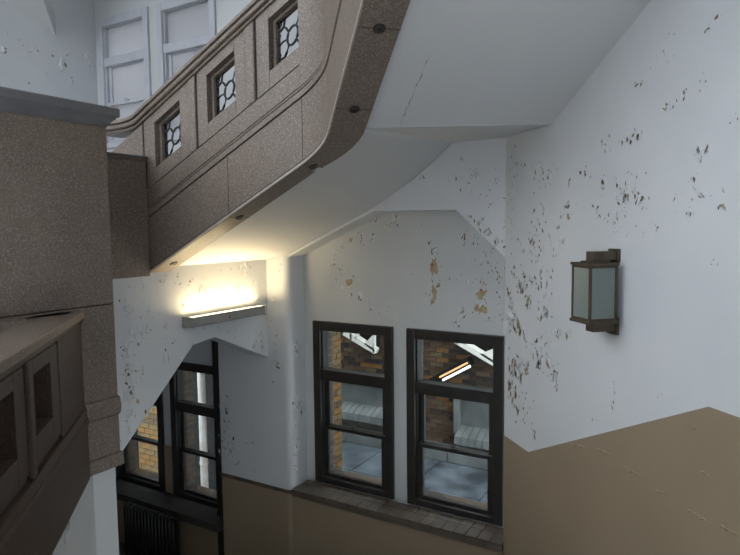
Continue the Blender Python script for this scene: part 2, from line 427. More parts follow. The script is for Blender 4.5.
# inner sill of the low windows
mb = MB(); mb.box(-6.2, -4.28, 4.2, YW, -2.97, -2.895)
tag(mb.build('trim_3', SILLG), kind='structure')
mb = MB(); mb.box(-6.2, -4.28, YW - .08, YW, FLOOR, -2.97)
tag(mb.build('wall_under_low_sill', TAN), kind='structure')
mb = MB(); mb.box(-5.36, -5.22, YW - .012, YW + .0, -2.895, -2.36)
tag(mb.build('wall_strip_dado', TAN), kind='structure')
# dark jamb post beside the low windows
mb = MB(); mb.box(-4.45, -4.275, 4.36, YW + .02, FLOOR, -1.0)
tag(mb.build('trim_4', FRAME), kind='structure')

# ------------------------------------------------------------------ UPPER STAIR FLIGHT
ZS0 = -.268
XF = -1.823; TF = .614; ZF = ZS0 + SL * (XF - XL)
def zC(x, y): return ZS0 + SL * (x - XL)
def tOf(x, y): return ((x - CX) - (y - YS)) * R2
def nOf(x, y): return -((x - CX) + (y - YS)) * R2
def zB(x, y): return ZF + SL * (tOf(x, y) - TF) - .053 * nOf(x, y)
flight = empty('stair_flight', (-2.4, 3.7, ZS0), 'upper stair flight with smooth white plastered soffit above the windows', 'staircase')
BI = 1.18   # distance of plaster edge from right wall
pC = [(XL - .02, 3.15), (-2.03, 3.15), (-1.83, 2.96), (XF, 2.96), (XF, YS), (XL - .02, YS)]
ZSP = [(-3.67, -.27), (-3.645, -.268), (-3.40, -.225), (-3.25, -.162), (-2.9, -.006), (-2.51, .165), (-2.15, .375), (-1.95, .52), (XF, ZF)]
def zWall(x):
    for (xa, za), (xb, zb_) in zip(ZSP[:-1], ZSP[1:]):
        if x <= xb + 1e-6: return za + (zb_ - za) * (x - xa) / (xb - xa)
    return ZF
def zSoff(x, y):
    f = max(0, min(1, (y - 3.15) / (YS - 3.15)))
    return zC(x, y) + (zWall(x) - zC(x, y)) * f ** 2.2 - .066 * (1 - f) * ((x - XL) / (XF - XL)) ** 2
mb = MB(); NXs, NYs = 40, 24; vs = []; fs = []
for i in range(NXs + 1):
    x = XL + (XF - XL) * i / NXs
    ylo = 3.15 if x < -2.03 else 3.15 + (2.95 - 3.15) * (x + 2.03) / (XF + 2.03)
    for j in range(NYs + 1):
        y = ylo + (YS + .02 - ylo) * j / NYs
        vs.append((x, y, zSoff(x, min(y, YS))))
NV = len(vs)
vs += [(x, y, max(z, zC(x, y)) + .14) for x, y, z in vs]
for i in range(NXs):
    for j in range(NYs):
        q = i * (NYs + 1) + j
        fs.append((q, q + 1, q + NYs + 2, q + NYs + 1)); fs.append((NV + q, NV + q + NYs + 1, NV + q + NYs + 2, NV + q + 1))
for i in range(NXs):
    for j in (0, NYs):
        q = i * (NYs + 1) + j; r_ = q + NYs + 1; fs.append((q, r_, NV + r_, NV + q))
for j in range(NYs):
    for i in (0, NXs):
        q = i * (NYs + 1) + j; fs.append((q, q + 1, NV + q + 1, NV + q))
mb.add(vs, fs).build('soffit', SOFFIT, flight, smooth=True)
b0 = Bp(TF, BI + .04, 0); b1 = Bp(TF, 0, 0)
MB().slab([(XF, 2.95), (b0.x, b0.y), (b1.x, b1.y), (CX, YS), (XF, YS)], lambda x, y: ZF - .05 * (YS - y) * (1 if y < 3.5 else (.3 if y < 4 else 0)), lambda x, y: ZF + .18).build('landing_slab', SOFFIT, flight)
q = [Bp(TF, 0, 0), Bp(TF, BI + .04, 0), Bp(TF + 3.6, BI + .04, 0), Bp(TF + 3.6, 0, 0)]
MB().slab([(p.x, p.y) for p in q], zB, lambda x, y: zB(x, y) + .14).build('soffit', SOFFIT, flight)
for i in range(6):
    x0 = XL + .02 + i * .30
    z = zC(x0, 0)
    box(x0, x0 + .30, 3.2, YS - .01, z + .165, z + .30).build('step', TERR, flight)
for i in range(9):
    t0 = TF + .05 + i * .30; z = ZF + SL * (t0 - TF)
    MB().prism([Bp(t0, .01, z + .165), Bp(t0 + .3, .01, z + .165), Bp(t0 + .3, .01, z + .30), Bp(t0, .01, z + .30)], NB * 1.1).build('step', TERR, flight)

# ------------------------------------------------------------------ UPPER BALUSTRADE swept along the stair well
XBEND = -2.085
RAD_B = .42; TL = RAD_B * math.tan(math.pi / 8)
def path():
    """list of (x,y,tangent angle,base z) along the outer bottom edge"""
    out = []
    XA = -4.15
    xs = [XA, XL, -3.4, -3.0, -2.6, XBEND - TL]
    for x in xs: out.append((x, YB, 0.0, -.304 + SL * (x - XL)))
    s0 = XBEND - TL; zc = -.304 + SL * (s0 - XL)
    cx, cy = s0, YB - RAD_B
    N = 10
    for i in range(1, N + 1):
        a = -math.pi / 4 * i / N
        out.append((cx - RAD_B * math.sin(a) , cy + RAD_B * math.cos(a), a, zc + SL * RAD_B * abs(a)))
    x, y, a, z = out[-1]
    for d in (.3, .8, 1.5, 2.4, 3.2):
        out.append((x + d * R2, y - d * R2, a, z + SL * d))
    return out
PATH = path()
def sweep(sec, i0=0, i1=None, pth=None):
    """sec: closed polygon of (n,h): n toward the flight, h above the base line"""
    P = (pth or PATH)[i0:i1]; k = len(sec); mb = MB(); vs = []; fs = []
    for x, y, a, z in P:
        nx, ny = -math.sin(a), math.cos(a)
        for nn, h in sec: vs.append((x + nx * nn, y + ny * nn, z + h))
    for i in range(len(P) - 1):
        for j in range(k):
            fs.append((i * k + j, (i + 1) * k + j, (i + 1) * k + (j + 1) % k, i * k + (j + 1) % k))
    fs.append(tuple(range(k))); fs.append(tuple((len(P) - 1) * k + j for j in range(k))[::-1])
    return mb.add(vs, fs)
bal = empty('stair_balustrade', (-2.8, YB + .1, -.3), 'brown terrazzo balustrade of the upper flight with iron grilles and slanted rail', 'balustrade')
def rc(n0, n1, h0, h1): return [(n0, h0), (n1, h0), (n1, h1), (n0, h1)]
Pm = [(XL - .15, YB, 0.0, -.304 - SL * .15)] + [p for p in PATH if p[0] >= XL - .001]            # starts at the newel
sweep(rc(0, .20, 0, .395), pth=Pm).build('stringer', TERR, bal, .006)
sweep(rc(-.008, .0, .002, .018), pth=Pm).build('edge_strip', BRASSJ, bal)
sweep(rc(-.006, .0, .018, .026), pth=Pm).build('edge_groove', JOINT, bal)
Pt = PATH
sweep(rc(.006, .2, .395, .402), pth=Pt).build('groove', JOINT, bal)
sweep(rc(-.006, .2, .402, .440), pth=Pt).build('moulding', TERR, bal, .003)
sweep(rc(.006, .2, .440, .447), pth=Pt).build('groove', JOINT, bal)
sweep(rc(-.003, .2, .447, .460), pth=Pt).build('moulding', TERR, bal, .003)
sweep(rc(.006, .2, .460, .467), pth=Pt).build('groove', JOINT, bal)
# parapet along the straight part with real openings (sheared with the pitch)
def zb(x): return -.304 + SL * (x - XL)
def sheared(mb, xa, xb, h0, h1, n0, n1):
    return mb.add([(xa, YB + n0, zb(xa) + h0), (xb, YB + n0, zb(xb) + h0), (xb, YB + n1, zb(xb) + h0), (xa, YB + n1, zb(xa) + h0),
                   (xa, YB + n0, zb(xa) + h1), (xb, YB + n0, zb(xb) + h1), (xb, YB + n1, zb(xb) + h1), (xa, YB + n1, zb(xa) + h1)],
                  [(0, 3, 2, 1), (4, 5, 6, 7), (0, 1, 5, 4), (1, 2, 6, 5), (2, 3, 7, 6), (3, 0, 4, 7)])
OPEN = [(-3.545, -3.285), (-3.025, -2.775), (-2.49, -2.245)]
HB, HO0, HO1, HT = .467, .705, 1.015, 1.085
xend = XBEND - TL
mb = MB()
holes = [(a, b, HO0, HO1) for a, b in OPEN]
wall_holes(mb, -4.15, xend, HB, HT, holes, lambda a, b, c, d: sheared(mb, a, b, c, d, .022, .12))
mb.build('parapet', TERR, bal)
# raised surround around each opening (panel) and pilasters
PAN = [(-3.655, -3.20), (-3.115, -2.685), (-2.59, -2.16)]
for (pa, pb), (oa, ob) in zip(PAN, OPEN):
    mb = MB(); wall_holes(mb, pa, pb, .60, HT, [(oa, ob, HO0, HO1)], lambda a, b, c, d: sheared(mb, a, b, c, d, .004, .022))
    mb.build('panel', TERR, bal, .003)
    sheared(MB(), pa - .012, pa, .60, HT, .012, .0225).build('panel_joint', JOINT, bal)
mb = MB(); sheared(mb, -4.15, xend, HB, .592, 0.0, .022); mb.build('plinth', TERR, bal, .004)
for xa, xb in ((-4.15, -3.67), (-3.20, -3.13), (-2.685, -2.605), (-2.16, xend)):
    sheared(MB(), xa, xb, .592, HT, -.006 if xb - xa < .2 and xa > -3.3 and xa < -2.3 else .0, .022).build('pilaster', TERR, bal, .012)
ib = [i for i, p in enumerate(PATH) if abs(p[0] - xend) < 1e-6][0]
sweep(rc(0, .19, HB, HT), i0=ib).build('parapet', TERR, bal)
# coping rail: level over the landing, then raking
Pr = [(-4.15, YB, 0, -.36), (-3.86, YB, 0, -.36), (-3.78, YB, 0, -.353), (-3.72, YB, 0, zb(-3.72))] + [p for p in PATH if p[0] > -3.5]
sweep([(-.012, 1.085), (.20, 1.085), (.20, 1.105), (-.012, 1.105)], pth=Pr).build('coping_moulding', TERR, bal, .004)
sweep([(-.035, 1.105), (.225, 1.105), (.225, 1.14), (-.035, 1.14)], pth=Pr).build('coping', TERR, bal, .01)
sweep([(-.05, 1.14), (.24, 1.14), (.235, 1.17), (-.045, 1.17)], pth=Pr).build('coping', TERR, bal, .008)
# grilles
def grille(oa, ob):
    mb = MB(); yc = YB + .085
    xc = (oa + ob) / 2; W = ob - oa; H = HO1 - HO0; hc = (HO0 + HO1) / 2
    def P(u, v): x = xc + u * W; return (x, yc, zb(x) + hc + v * H)
    mb.tube([P(.17 * math.cos(t), .17 * math.sin(t)) for t in [i * 2 * math.pi / 20 for i in range(20)]], .0075, 6, True)
    for su in (-1, 1):
        for sv in (-1, 1):
            mb.tube([P(su * .12, sv * .13), P(su * .2, sv * .24), P(su * .27, sv * .30)], .0075, 6)
            mb.tube([P(su * .27, sv * .30), P(su * .40, sv * .27), P(su * .5, sv * .33)], .0075, 6)
            mb.tube([P(su * .27, sv * .30), P(su * .24, sv * .42), P(su * .17, sv * .5)], .0075, 6)
            mb.tube([P(su * .40 + .05 * math.cos(t), sv * .40 + .05 * math.sin(t)) for t in [i * 2 * math.pi / 10 for i in range(10)]], .0055, 5, True)
            mb.tube([P(su * .43 + .04 * math.cos(t), sv * .19 + .04 * math.sin(t)) for t in [i * 2 * math.pi / 10 for i in range(10)]], .0055, 5, True)
        mb.tube([P(su * .17, 0), P(su * .30, .03), P(su * .5, .0)], .006, 6)
    g = mb.build('grille', GRILLE, bal, smooth=True); g['label'] = 'dark iron tracery grille'
    fr = MB(); e = .007
    sheared(fr, oa, oa + e, HO0, HO1, .075, .095); sheared(fr, ob - e, ob, HO0, HO1, .075, .095)
    sheared(fr, oa + e, ob - e, HO0, HO0 + e, .075, .095); sheared(fr, oa + e, ob - e, HO1 - e, HO1, .075, .095)
    fr.build('border', GRILLE, g)
    rv = MB(); e = .022
    sheared(rv, oa, oa + e, HO0, HO1, .045, .075); sheared(rv, ob - e, ob, HO0, HO1, .045, .075)
    sheared(rv, oa + e, ob - e, HO0, HO0 + e, .045, .075); sheared(rv, oa + e, ob - e, HO1 - e, HO1, .045, .075)
    rv.build('reveal', TERR, bal, .004)
for oa, ob in OPEN: grille(oa, ob)
# round plugs and joints under the band
def at_s(s, nn, h):
    """point at arc distance s from the newel"""
    d = -.15
    for p, q in zip(Pm[:-1], Pm[1:]):
        L = math.hypot(q[0] - p[0], q[1] - p[1])
        if d + L >= s:
            f = (s - d) / L; a = p[2] + (q[2] - p[2]) * f
            x = p[0] + (q[0] - p[0]) * f; y = p[1] + (q[1] - p[1]) * f; z = p[3] + (q[3] - p[3]) * f
            return Vector((x - math.sin(a) * nn, y + math.cos(a) * nn, z + h)), a
        d += L
for s in (.14, .79, 1.40, 1.90, 2.42):
    c, a = at_s(s, .10, 0)
    T = Vector((math.cos(a), math.sin(a), SL)).normalized(); Nn = Vector((-math.sin(a), math.cos(a), 0)); D = T.cross(Nn)
    if D.z > 0: D = -D
    mb = MB()
    prof = [(.030, 0), (.030, .006), (.022, .010), (.012, .006), (.0, .006)]
    vs = []; fs = []
    for rr, dd in prof:
        for j in range(16):
            t = 2 * math.pi * j / 16; vs.append(c + (T * math.cos(t) + Nn * math.sin(t)) * rr + D * (dd - .001))
    for i in range(len(prof) - 1):
        for j in range(16): fs.append((i * 16 + j, i * 16 + (j + 1) % 16, (i + 1) * 16 + (j + 1) % 16, (i + 1) * 16 + j))
    mb.add(vs, fs).build('plug', BOLT, bal)
    if s > .5:
        o = c - Nn * .1 - T * .0015 - D * .002
        MB().obox(o, T * .003, Nn * .2, D * .003).build('joint', JOINT, bal)
        q, a2 = at_s(s, 0, 0)
        if s < 1.0 or 1.3 < s < 1.6:
            MB().obox(q + Nn * .002 + UZ * .03, Vector((.002, 0, .002 * SL)), -Nn * .004, UZ * .36).build('joint', JOINT, bal)

# ------------------------------------------------------------------ GALLERY PARAPET (tall terrazzo mass at the left) and newel
YE = 2.46
gal = empty('gallery_parapet', (-3.5, 1.4, -1.5), 'tall speckled terrazzo parapet block with slate coping beside the upper flight', 'parapet')
Y0 = -1.0
box(XL - .0, XP, Y0, YE, -.45, .64).build('upper_block', TERR, gal, .005)
box(XL - .0, XP - .004, Y0, YE - .004, -.456, -.45).build('joint', JOINT, gal)
box(XL - .0, XP, Y0, YE, -1.04, -.456).build('lower_block', TERR, gal, .005)
mb = MB()
prof = [(0, -1.04), (.008, -1.05), (.012, -1.10), (.01, -1.145), (.004, -1.16), (-.004, -1.165), (-.3, -1.165), (-.3, -1.04)]
def ring_profile(mb, prof):
    vs = []; fs = []; k = len(prof)
    for dx, z in prof: vs.append((XP + dx, Y0, z))
    for dx, z in prof: vs.append((XP + dx, YE + max(dx, -.2), z))
    for dx, z in prof: vs.append((XL, YE + max(dx, -.2), z))
    for i in range(2):
        for j in range(k): fs.append((i * k + j, i * k + (j + 1) % k, (i + 1) * k + (j + 1) % k, (i + 1) * k + j))
    return mb.add(vs, fs)
ring_profile(mb, prof).build('moulding', TERR, gal)
box(XL, XP, Y0, YE, -1.40, -1.165).build('base_block', TERR, gal, .004)
mb = MB(); ring_profile(mb, [(.0, -1.40), (.012, -1.41), (.015, -1.49), (-.3, -1.49), (-.3, -1.40)]).build('base_lip', TERR, gal)
mb = MB(); ring_profile(mb, [(0, .64), (.018, .655), (.018, .668), (.04, .688), (.045, .70), (-.3, .70), (-.3, .64)]).build('coping_moulding', COPING, gal)
mb = MB(); ring_profile(mb, [(.05, .70), (.058, .705), (.058, .75), (.05, .757), (-.33, .757), (-.33, .70)]).build('coping', COPING, gal)
# plaster below
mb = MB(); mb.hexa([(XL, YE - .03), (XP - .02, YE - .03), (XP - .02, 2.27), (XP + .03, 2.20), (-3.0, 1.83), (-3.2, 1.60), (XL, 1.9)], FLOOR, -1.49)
wall_under = tag(mb.build('wall_under_gallery', SHADEDW), kind='structure')
# plaster wall under the level parapet
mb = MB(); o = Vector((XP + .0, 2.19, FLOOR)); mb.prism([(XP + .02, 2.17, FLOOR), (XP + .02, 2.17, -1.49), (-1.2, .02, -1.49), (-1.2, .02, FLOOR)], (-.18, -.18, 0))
wall_underp = tag(mb.build('wall_under_parapet', SHADEDW), kind='structure')

newel = empty('stair_newel', (XL, 2.72, -.34), 'short brown terrazzo newel at the foot of the upper balustrade', 'newel')
box(XL - .2, XL + .012, YE - .05, YB - .008, -.325, .495).build('block', TERR, newel, .004)
box(XL - .21, XL + .022, YE - .05, YB - .008, .495, .512).build('cap_moulding', TERR, newel, .003)
box(XL - .22, XL + .032, YE - .05, YB - .004, .512, .53).build('cap', COPING, newel, .003)

# gallery slab behind the parapets
box(XU, XL - .21, -5.6, YB - .02, -.32, -.1).build('floor_gallery', FLOORM)['kind'] = 'structure'
box(XU, XL - .21, YB, YW - .001, -.32, -.1).build('floor_gallery_end', SOFFIT)['kind'] = 'structure'

# ------------------------------------------------------------------ LEVEL PARAPET at lower left
par = empty('landing_parapet', (-2.3, 1.2, -1.5), 'dark brown terrazzo landing parapet with blind square openings and wide flat rail', 'parapet')
SP = -1.12
def Pp(t, n, z):                          # t=(x-y)/sqrt2 along, n outward from the visible face (toward +x+y)
    sm = SP + n * math.sqrt(2)
    return Vector(((sm + t * math.sqrt(2)) / 2, (sm - t * math.sqrt(2)) / 2, z))
def pbox(t0, t1, n0, n1, z0, z1):
    return MB().prism([Pp(t0, n0, z0), Pp(t1, n0, z0), Pp(t1, n1, z0), Pp(t0, n1, z0)], (0, 0, z1 - z0))
TA, TB = -3.93, -.75
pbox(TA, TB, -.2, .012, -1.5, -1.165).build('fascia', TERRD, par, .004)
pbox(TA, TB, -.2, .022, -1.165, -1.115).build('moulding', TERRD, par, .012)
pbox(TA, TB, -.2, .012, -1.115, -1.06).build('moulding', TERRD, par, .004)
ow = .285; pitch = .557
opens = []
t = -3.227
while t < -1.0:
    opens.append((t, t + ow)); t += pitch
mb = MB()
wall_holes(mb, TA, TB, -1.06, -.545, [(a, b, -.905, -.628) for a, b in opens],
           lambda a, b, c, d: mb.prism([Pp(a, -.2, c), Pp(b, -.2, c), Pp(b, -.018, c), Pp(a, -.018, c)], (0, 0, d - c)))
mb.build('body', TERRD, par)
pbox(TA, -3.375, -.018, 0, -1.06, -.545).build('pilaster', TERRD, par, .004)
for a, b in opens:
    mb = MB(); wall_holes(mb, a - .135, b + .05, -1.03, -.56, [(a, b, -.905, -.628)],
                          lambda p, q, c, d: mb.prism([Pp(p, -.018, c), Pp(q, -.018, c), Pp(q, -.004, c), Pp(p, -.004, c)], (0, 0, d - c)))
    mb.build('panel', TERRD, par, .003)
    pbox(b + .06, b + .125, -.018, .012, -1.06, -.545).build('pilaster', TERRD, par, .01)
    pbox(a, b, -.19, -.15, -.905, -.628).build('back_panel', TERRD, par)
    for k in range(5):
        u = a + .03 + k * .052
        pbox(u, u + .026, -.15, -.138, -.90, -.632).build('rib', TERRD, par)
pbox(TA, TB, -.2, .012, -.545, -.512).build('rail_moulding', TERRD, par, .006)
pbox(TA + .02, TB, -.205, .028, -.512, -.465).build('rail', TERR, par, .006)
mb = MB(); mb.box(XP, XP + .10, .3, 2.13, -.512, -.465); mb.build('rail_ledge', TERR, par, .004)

# ------------------------------------------------------------------ UPPER LEFT: soffit of a flight further up
A0 = Vector((XU, 4.031, 2.06))
mb = MB()
e1 = Vector((0, -1, .43)); e2 = Vector((R2, -R2, SL))
p0, p1, p2 = A0, A0 + e1 * 2.2, A0 + e2 * 2.2
mb.add([p0, p1, p2, p0 + UZ * .25, p1 + UZ * .25, p2 + UZ * .25], [(0, 1, 2), (3, 5, 4), (0, 2, 5, 3), (0, 3, 4, 1), (1, 4, 5, 2)])
tag(mb.build('ceiling_flight', SOFFIT), kind='structure')

# ------------------------------------------------------------------ WALL LAMP on the left wall
lamp = empty('wall_lamp', (XL, 3.65, -.76), 'long grey wall lamp throwing warm light up the left wall', 'lamp')
ly0, ly1 = 3.275, 4.09; xf = -3.52
mb = MB()
pts = [(XL, -.70), (XL, -.75), (XL + .02, -.758), (xf - .012, -.752), (xf, -.735), (xf, -.672), (xf - .006, -.672), (xf - .006, -.735), (xf - .015, -.745), (XL + .006, -.745), (XL + .006, -.70)]
body = MB()
body.prism([(XL, ly0, -.752), (xf, ly0, -.735), (xf, ly0, -.728), (XL, ly0, -.745)], (0, ly1 - ly0, 0))
body.prism([(xf - .008, ly0, -.735), (xf, ly0, -.735), (xf, ly0, -.660), (xf - .008, ly0, -.660)], (0, ly1 - ly0, 0))
body.prism([(XL, ly0, -.75), (XL + .045, ly0, -.745), (XL + .045, ly0, -.664), (XL, ly0, -.672)], (0, ly1 - ly0, 0))
body.build('housing', LAMPBODY, lamp, .002)
for yy in (ly0 - .007, ly1 + .001):
    MB().box(XL, xf, yy, yy + .006, -.742, -.661).build('end_cap', LAMPBODY, lamp, .001)
tb = MB().box(XL + .05, xf - .012, ly0 + .01, ly1 - .01, -.712, -.700).build('diffuser', TUBE, lamp); tb['label'] = 'glowing warm diffuser'
MB().tube([(xf + .002, 3.66, -.705), (xf - .01, 3.66, -.705)], .008, 8).build('screw', BOLT, lamp)

# ------------------------------------------------------------------ LANTERN on the right wall
lan = empty('wall_lantern', Bp(1.25, 0, -.57), 'bronze box lantern with frosted glass on the right wall', 'lantern')
def lbox(t0, t1, n0, n1, z0, z1):
    return MB().prism([Bp(t0, n0, z0), Bp(t1, n0, z0), Bp(t1, n1, z0), Bp(t0, n1, z0)], (0, 0, z1 - z0))
tc = 1.25; hw = .082; n0, n1 = .045, .205; zt, zbm = -.195, -.478
lbox(tc - .042, tc + .042, 0, .018, -.185, -.118).build('back_plate', BRONZE, lan, .003)
lbox(tc - .042, tc + .042, 0, .018, -.565, -.475).build('back_plate', BRONZE, lan, .003)
lbox(tc - .032, tc + .032, .018, .155, -.178, -.130).build('arm', BRONZE, lan, .003)
lbox(tc - .032, tc + .032, .018, .150, -.545, -.497).build('arm', BRONZE, lan, .003)
lbox(tc - .05, tc + .05, n0 + .02, n1 - .03, -.186, -.178).build('neck', BRONZE, lan, .002)
lbox(tc - hw - .006, tc + hw + .006, n0 - .006, n1 + .006, -.2, -.186).build('top_plate', BRONZE, lan, .003)
lbox(tc - hw - .006, tc + hw + .006, n0 - .006, n1 + .006, -.497, -.481).build('bottom_plate', BRONZE, lan, .003)
pw = .013
for a in (tc - hw, tc + hw - pw):
    for b in (n0, n1 - pw):
        lbox(a, a + pw, b, b + pw, -.481, -.2).build('corner_post', BRONZE, lan, .002)
for zz in (-.212, -.481):
    mb = MB()
    for q in (lbox(tc - hw + pw, tc + hw - pw, n1 - pw, n1, zz, zz + .012), lbox(tc - hw + pw, tc + hw - pw, n0, n0 + pw, zz, zz + .012),
              lbox(tc - hw, tc - hw + pw, n0 + pw, n1 - pw, zz, zz + .012), lbox(tc + hw - pw, tc + hw, n0 + pw, n1 - pw, zz, zz + .012)):
        mb.add(q.v, q.f)
    mb.build('glazing_bar', BRONZE, lan)
for q in (lbox(tc - hw + pw, tc + hw - pw, n1 - .008, n1 - .005, -.469, -.212), lbox(tc - hw + pw, tc + hw - pw, n0 + .005, n0 + .008, -.469, -.212),
          lbox(tc - hw + .005, tc - hw + .008, n0 + pw, n1 - pw, -.469, -.212), lbox(tc + hw - .008, tc + hw - .005, n0 + pw, n1 - pw, -.469, -.212)):
    q.build('glass_pane', FROST, lan)

# ------------------------------------------------------------------ RADIATOR under the low windows
rad = empty('radiator', (-5.0, 4.05, FLOOR), 'black column radiator below the sill of the low windows', 'radiator')
for i in range(15):
    x = -5.50 + i * .052
    mb = MB()
    mb.tube([(x, 4.06, FLOOR + .08), (x, 4.06, -2.93), (x, 4.075, -2.905), (x, 4.105, -2.905), (x, 4.12, -2.93), (x, 4.12, FLOOR + .08)], .02, 6)
    mb.build('section', RAD, rad, smooth=True)
MB().tube([(-5.52, 4.09, -2.95), (-4.75, 4.09, -2.95)], .022, 8).build('header', RAD, rad)
MB().tube([(-5.52, 4.09, FLOOR + .12), (-4.75, 4.09, FLOOR + .12)], .022, 8).build('header', RAD, rad)
for x in (-5.50, -4.772):
    box(x - .02, x + .02, 4.05, 4.13, FLOOR, FLOOR + .09).build('foot', RAD, rad)

# ------------------------------------------------------------------ OUTDOORS
GZ = -3.5; YF = 8.3
pav = struct('floor_courtyard', (-4, 6.5, GZ))
box(-5.69, 1.0, 4.8, YF + .6, GZ - .2, GZ - .015).build('bed', GROUT, pav)
sy = [4.85, 6.05, 7.25, 8.25]; sx = [-5.73 + .985 * i for i in range(7)]
random.seed(7)
for i in range(len(sx) - 1):
    for j in range(3):
        dz = random.uniform(-.004, .004)
        box(sx[i] + .05 + .006, sx[i + 1] + .05 - .006, sy[j] + .006, sy[j + 1] - .006, GZ - .02, GZ + dz).build('slab', PAVE, pav, .004)
bw = MB()
K = YF / 7.8
bw.box(-7.3, 1.0, YF + .25, YF + .5, -4.7, 2.5)
bwo = empty('brick_wall', (-3.5, YF + .4, -4.7), 'dark brick wall across the courtyard', 'wall')
bw.build('mortar', MORT, bwo)
def brick_face(parent, o, u, L, H, bw_, bh, nrm, mats, seed, skip=None):
    random.seed(seed)
    o, u, nrm = Vector(o), Vector(u), Vector(nrm); first = {}
    g = .010; rows = int(H / bh)
    for r_ in range(rows):
        x = -(bw_ / 2) * (r_ % 2)
        while x < L - .02:
            a, b_ = max(x, 0), min(x + bw_, L); x += bw_
            if b_ - a < .03: continue
            c = o + u * ((a + b_) / 2) + UZ * (bh * (r_ + .5))
            if skip and skip(c): continue
            k = round(b_ - a, 3)
            if k not in first:
                h = (b_ - a - g) / 2; v = (bh - g) / 2; d = .012; q = MB()
                q.add([(*(u * sx * h + nrm * n0)[:2], sz * v) for n0 in (0, d) for sx, sz in ((-1, -1), (1, -1), (1, 1), (-1, 1))],
                      [(0, 1, 2, 3), (4, 5, 6, 7), (0, 1, 5, 4), (1, 2, 6, 5), (2, 3, 7, 6), (3, 0, 4, 7)])
                me = bpy.data.meshes.new('brick'); me.from_pydata(q.v, [], q.f); me.materials.append(mats[0])
                bm = bmesh.new(); bm.from_mesh(me); bmesh.ops.recalc_face_normals(bm, faces=bm.faces); bm.to_mesh(me); bm.free()
                first[k] = me
            ob = bpy.data.objects.new('brick', first[k]); COL.objects.link(ob); ob.parent = parent
            ob.location = Vector((c.x, c.y, c.z + EYE)) - ORG[parent.name] + nrm * random.uniform(-.002, .003)
            ob.material_slots[0].link = 'OBJECT'; ob.material_slots[0].material = random.choices(mats, [4, 3, 2, 1, 2][:len(mats)])[0]
def behind(c): return c.z < -2.46 and (c.x < -4.36 or c.x > -3.55)
brick_face(bwo, (-5.75, YF + .25, -3.34), (1, 0, 0), 3.35, 1.95, .215, .075, (0, -1, 0), BRK, 5, behind)
# stone recesses with pale slabs, each with surround and ledge
def alcove(x0, x1, z0, z1, label):
    a = empty('stone_alcove', ((x0 + x1) / 2, YF + .2, z0), label, 'alcove', None)
    box(x0, x1, YF + .2, YF + .25, z0, z1).build('back_panel', STONE, a)
    box(x0 - .08, x0, YF + .1, YF + .25, z0, z1 + .07).build('jamb', STONE, a, .01)
    box(x1, x1 + .08, YF + .1, YF + .25, z0, z1 + .07).build('jamb', STONE, a, .01)
    box(x0, x1, YF + .1, YF + .25, z1, z1 + .07).build('lintel', STONE, a, .01)
    mb = MB(); mb.prism([(x0, YF - .05, z0 - .12), (x0, YF + .25, z0 - .12), (x0, YF + .25, z0 + .12), (x0, YF - .05, z0)], (x1 - x0, 0, 0))
    mb.build('ledge', STONE, a, .01)
    for k in range(int((x1 - x0) / .11)):
        u = x0 + k * .11
        MB().prism([(u + .004, YF - .07, z0 - .10), (u + .004, YF - .05, z0 + .012), (u + .004, YF + .2, z0 + .112), (u + .004, YF + .2, z0 + .1), (u + .004, YF - .045, z0 - .005)], (.10, 0, 0)).build('brick', STONE, a)
alcove(-6.6, -4.45, -3.02, -2.55, 'wide stone alcove with brick ledge seen through the window next to the wall lamp')
alcove(-3.50, -1.9, -3.10, -2.52, 'stone alcove with brick ledge seen through the window next to the right wall')
kb = empty('stone_kerb', (-4, YF, GZ), 'pale stone kerb along the foot of the courtyard brick wall', 'kerb')
for i in range(9):
    x = -7.2 + i * .9
    box(x, x + .89, YF - .08, YF + .25, GZ, GZ + .16).build('kerb_stone', STONE, kb, .01)
# near brick pier
pr = empty('brick_pier', (-4.5, 5.8, GZ), 'warm tan brick pier outside the window', 'pier')
box(-5.0, -3.99, 5.61, 5.98, GZ, 2.5).build('mortar', MORTW, pr)
brick_face(pr, (-4.995, 5.61, GZ + .005), (1, 0, 0), 1.0, 2.9, .215, .073, (0, -1, 0), BRW, 1)
brick_face(pr, (-3.99, 5.605, GZ + .005), (0, 1, 0), .37, 2.9, .18, .073, (1, 0, 0), BRW, 2)
# white slanted strutwork, built outside for the white shapes in the panes
def strutwork_shape(x0, z0, x1, z1, label):
    g = empty('slanted_strutwork', ((x0 + x1) / 2, YF + .1, min(z0, z1)), label, 'strutwork', 'white strutwork outside')
    d = Vector((x1 - x0, 0, z1 - z0)); nn = Vector((-d.z, 0, d.x)).normalized()
    o = Vector((x0, YF + .0, z0))
    MB().prism([o, o + d, o + d + nn * .09, o + nn * .11], (0, .12, 0)).build('chord', WHITEM, g, .01)
    for f, l in ((.24, .42), (.955, .55)):
        q = o + d * f
        MB().prism([q, q + Vector((.042, 0, 0)), q + Vector((.042, 0, l)), q + Vector((.0, 0, l))], (0, .05, 0)).build('post', WHITEM, g, .004)
    q = o + d * .34 + nn * .05
    MB().prism([q, q + Vector((.05, 0, 0)), q + Vector((.20, 0, .30)), q + Vector((.17, 0, .31))], (0, .04, 0)).build('brace', WHITEM, g, .004)
    q = o + d * .97
    MB().prism([q - d * .32 + nn * .06, q + nn * .04, q + Vector((0, 0, .30))], (0, .05, 0)).build('gusset', WHITEM, g)
    MB().prism([o + nn * .06 + Vector((0, .14, 0)), o + d + nn * .06 + Vector((0, .14, 0)), o + d + Vector((0, .14, .45)), o + Vector((0, .14, .30))], (0, .03, 0)).build('backing_board', PORCH, g)
strutwork_shape(-5.50, -1.74, -4.90, -2.0, 'white slanted strutwork beside the tan brick pier outside')
strutwork_shape(-3.70, -1.62, -2.85, -2.02, 'white slanted strutwork above the reflected tube bar')
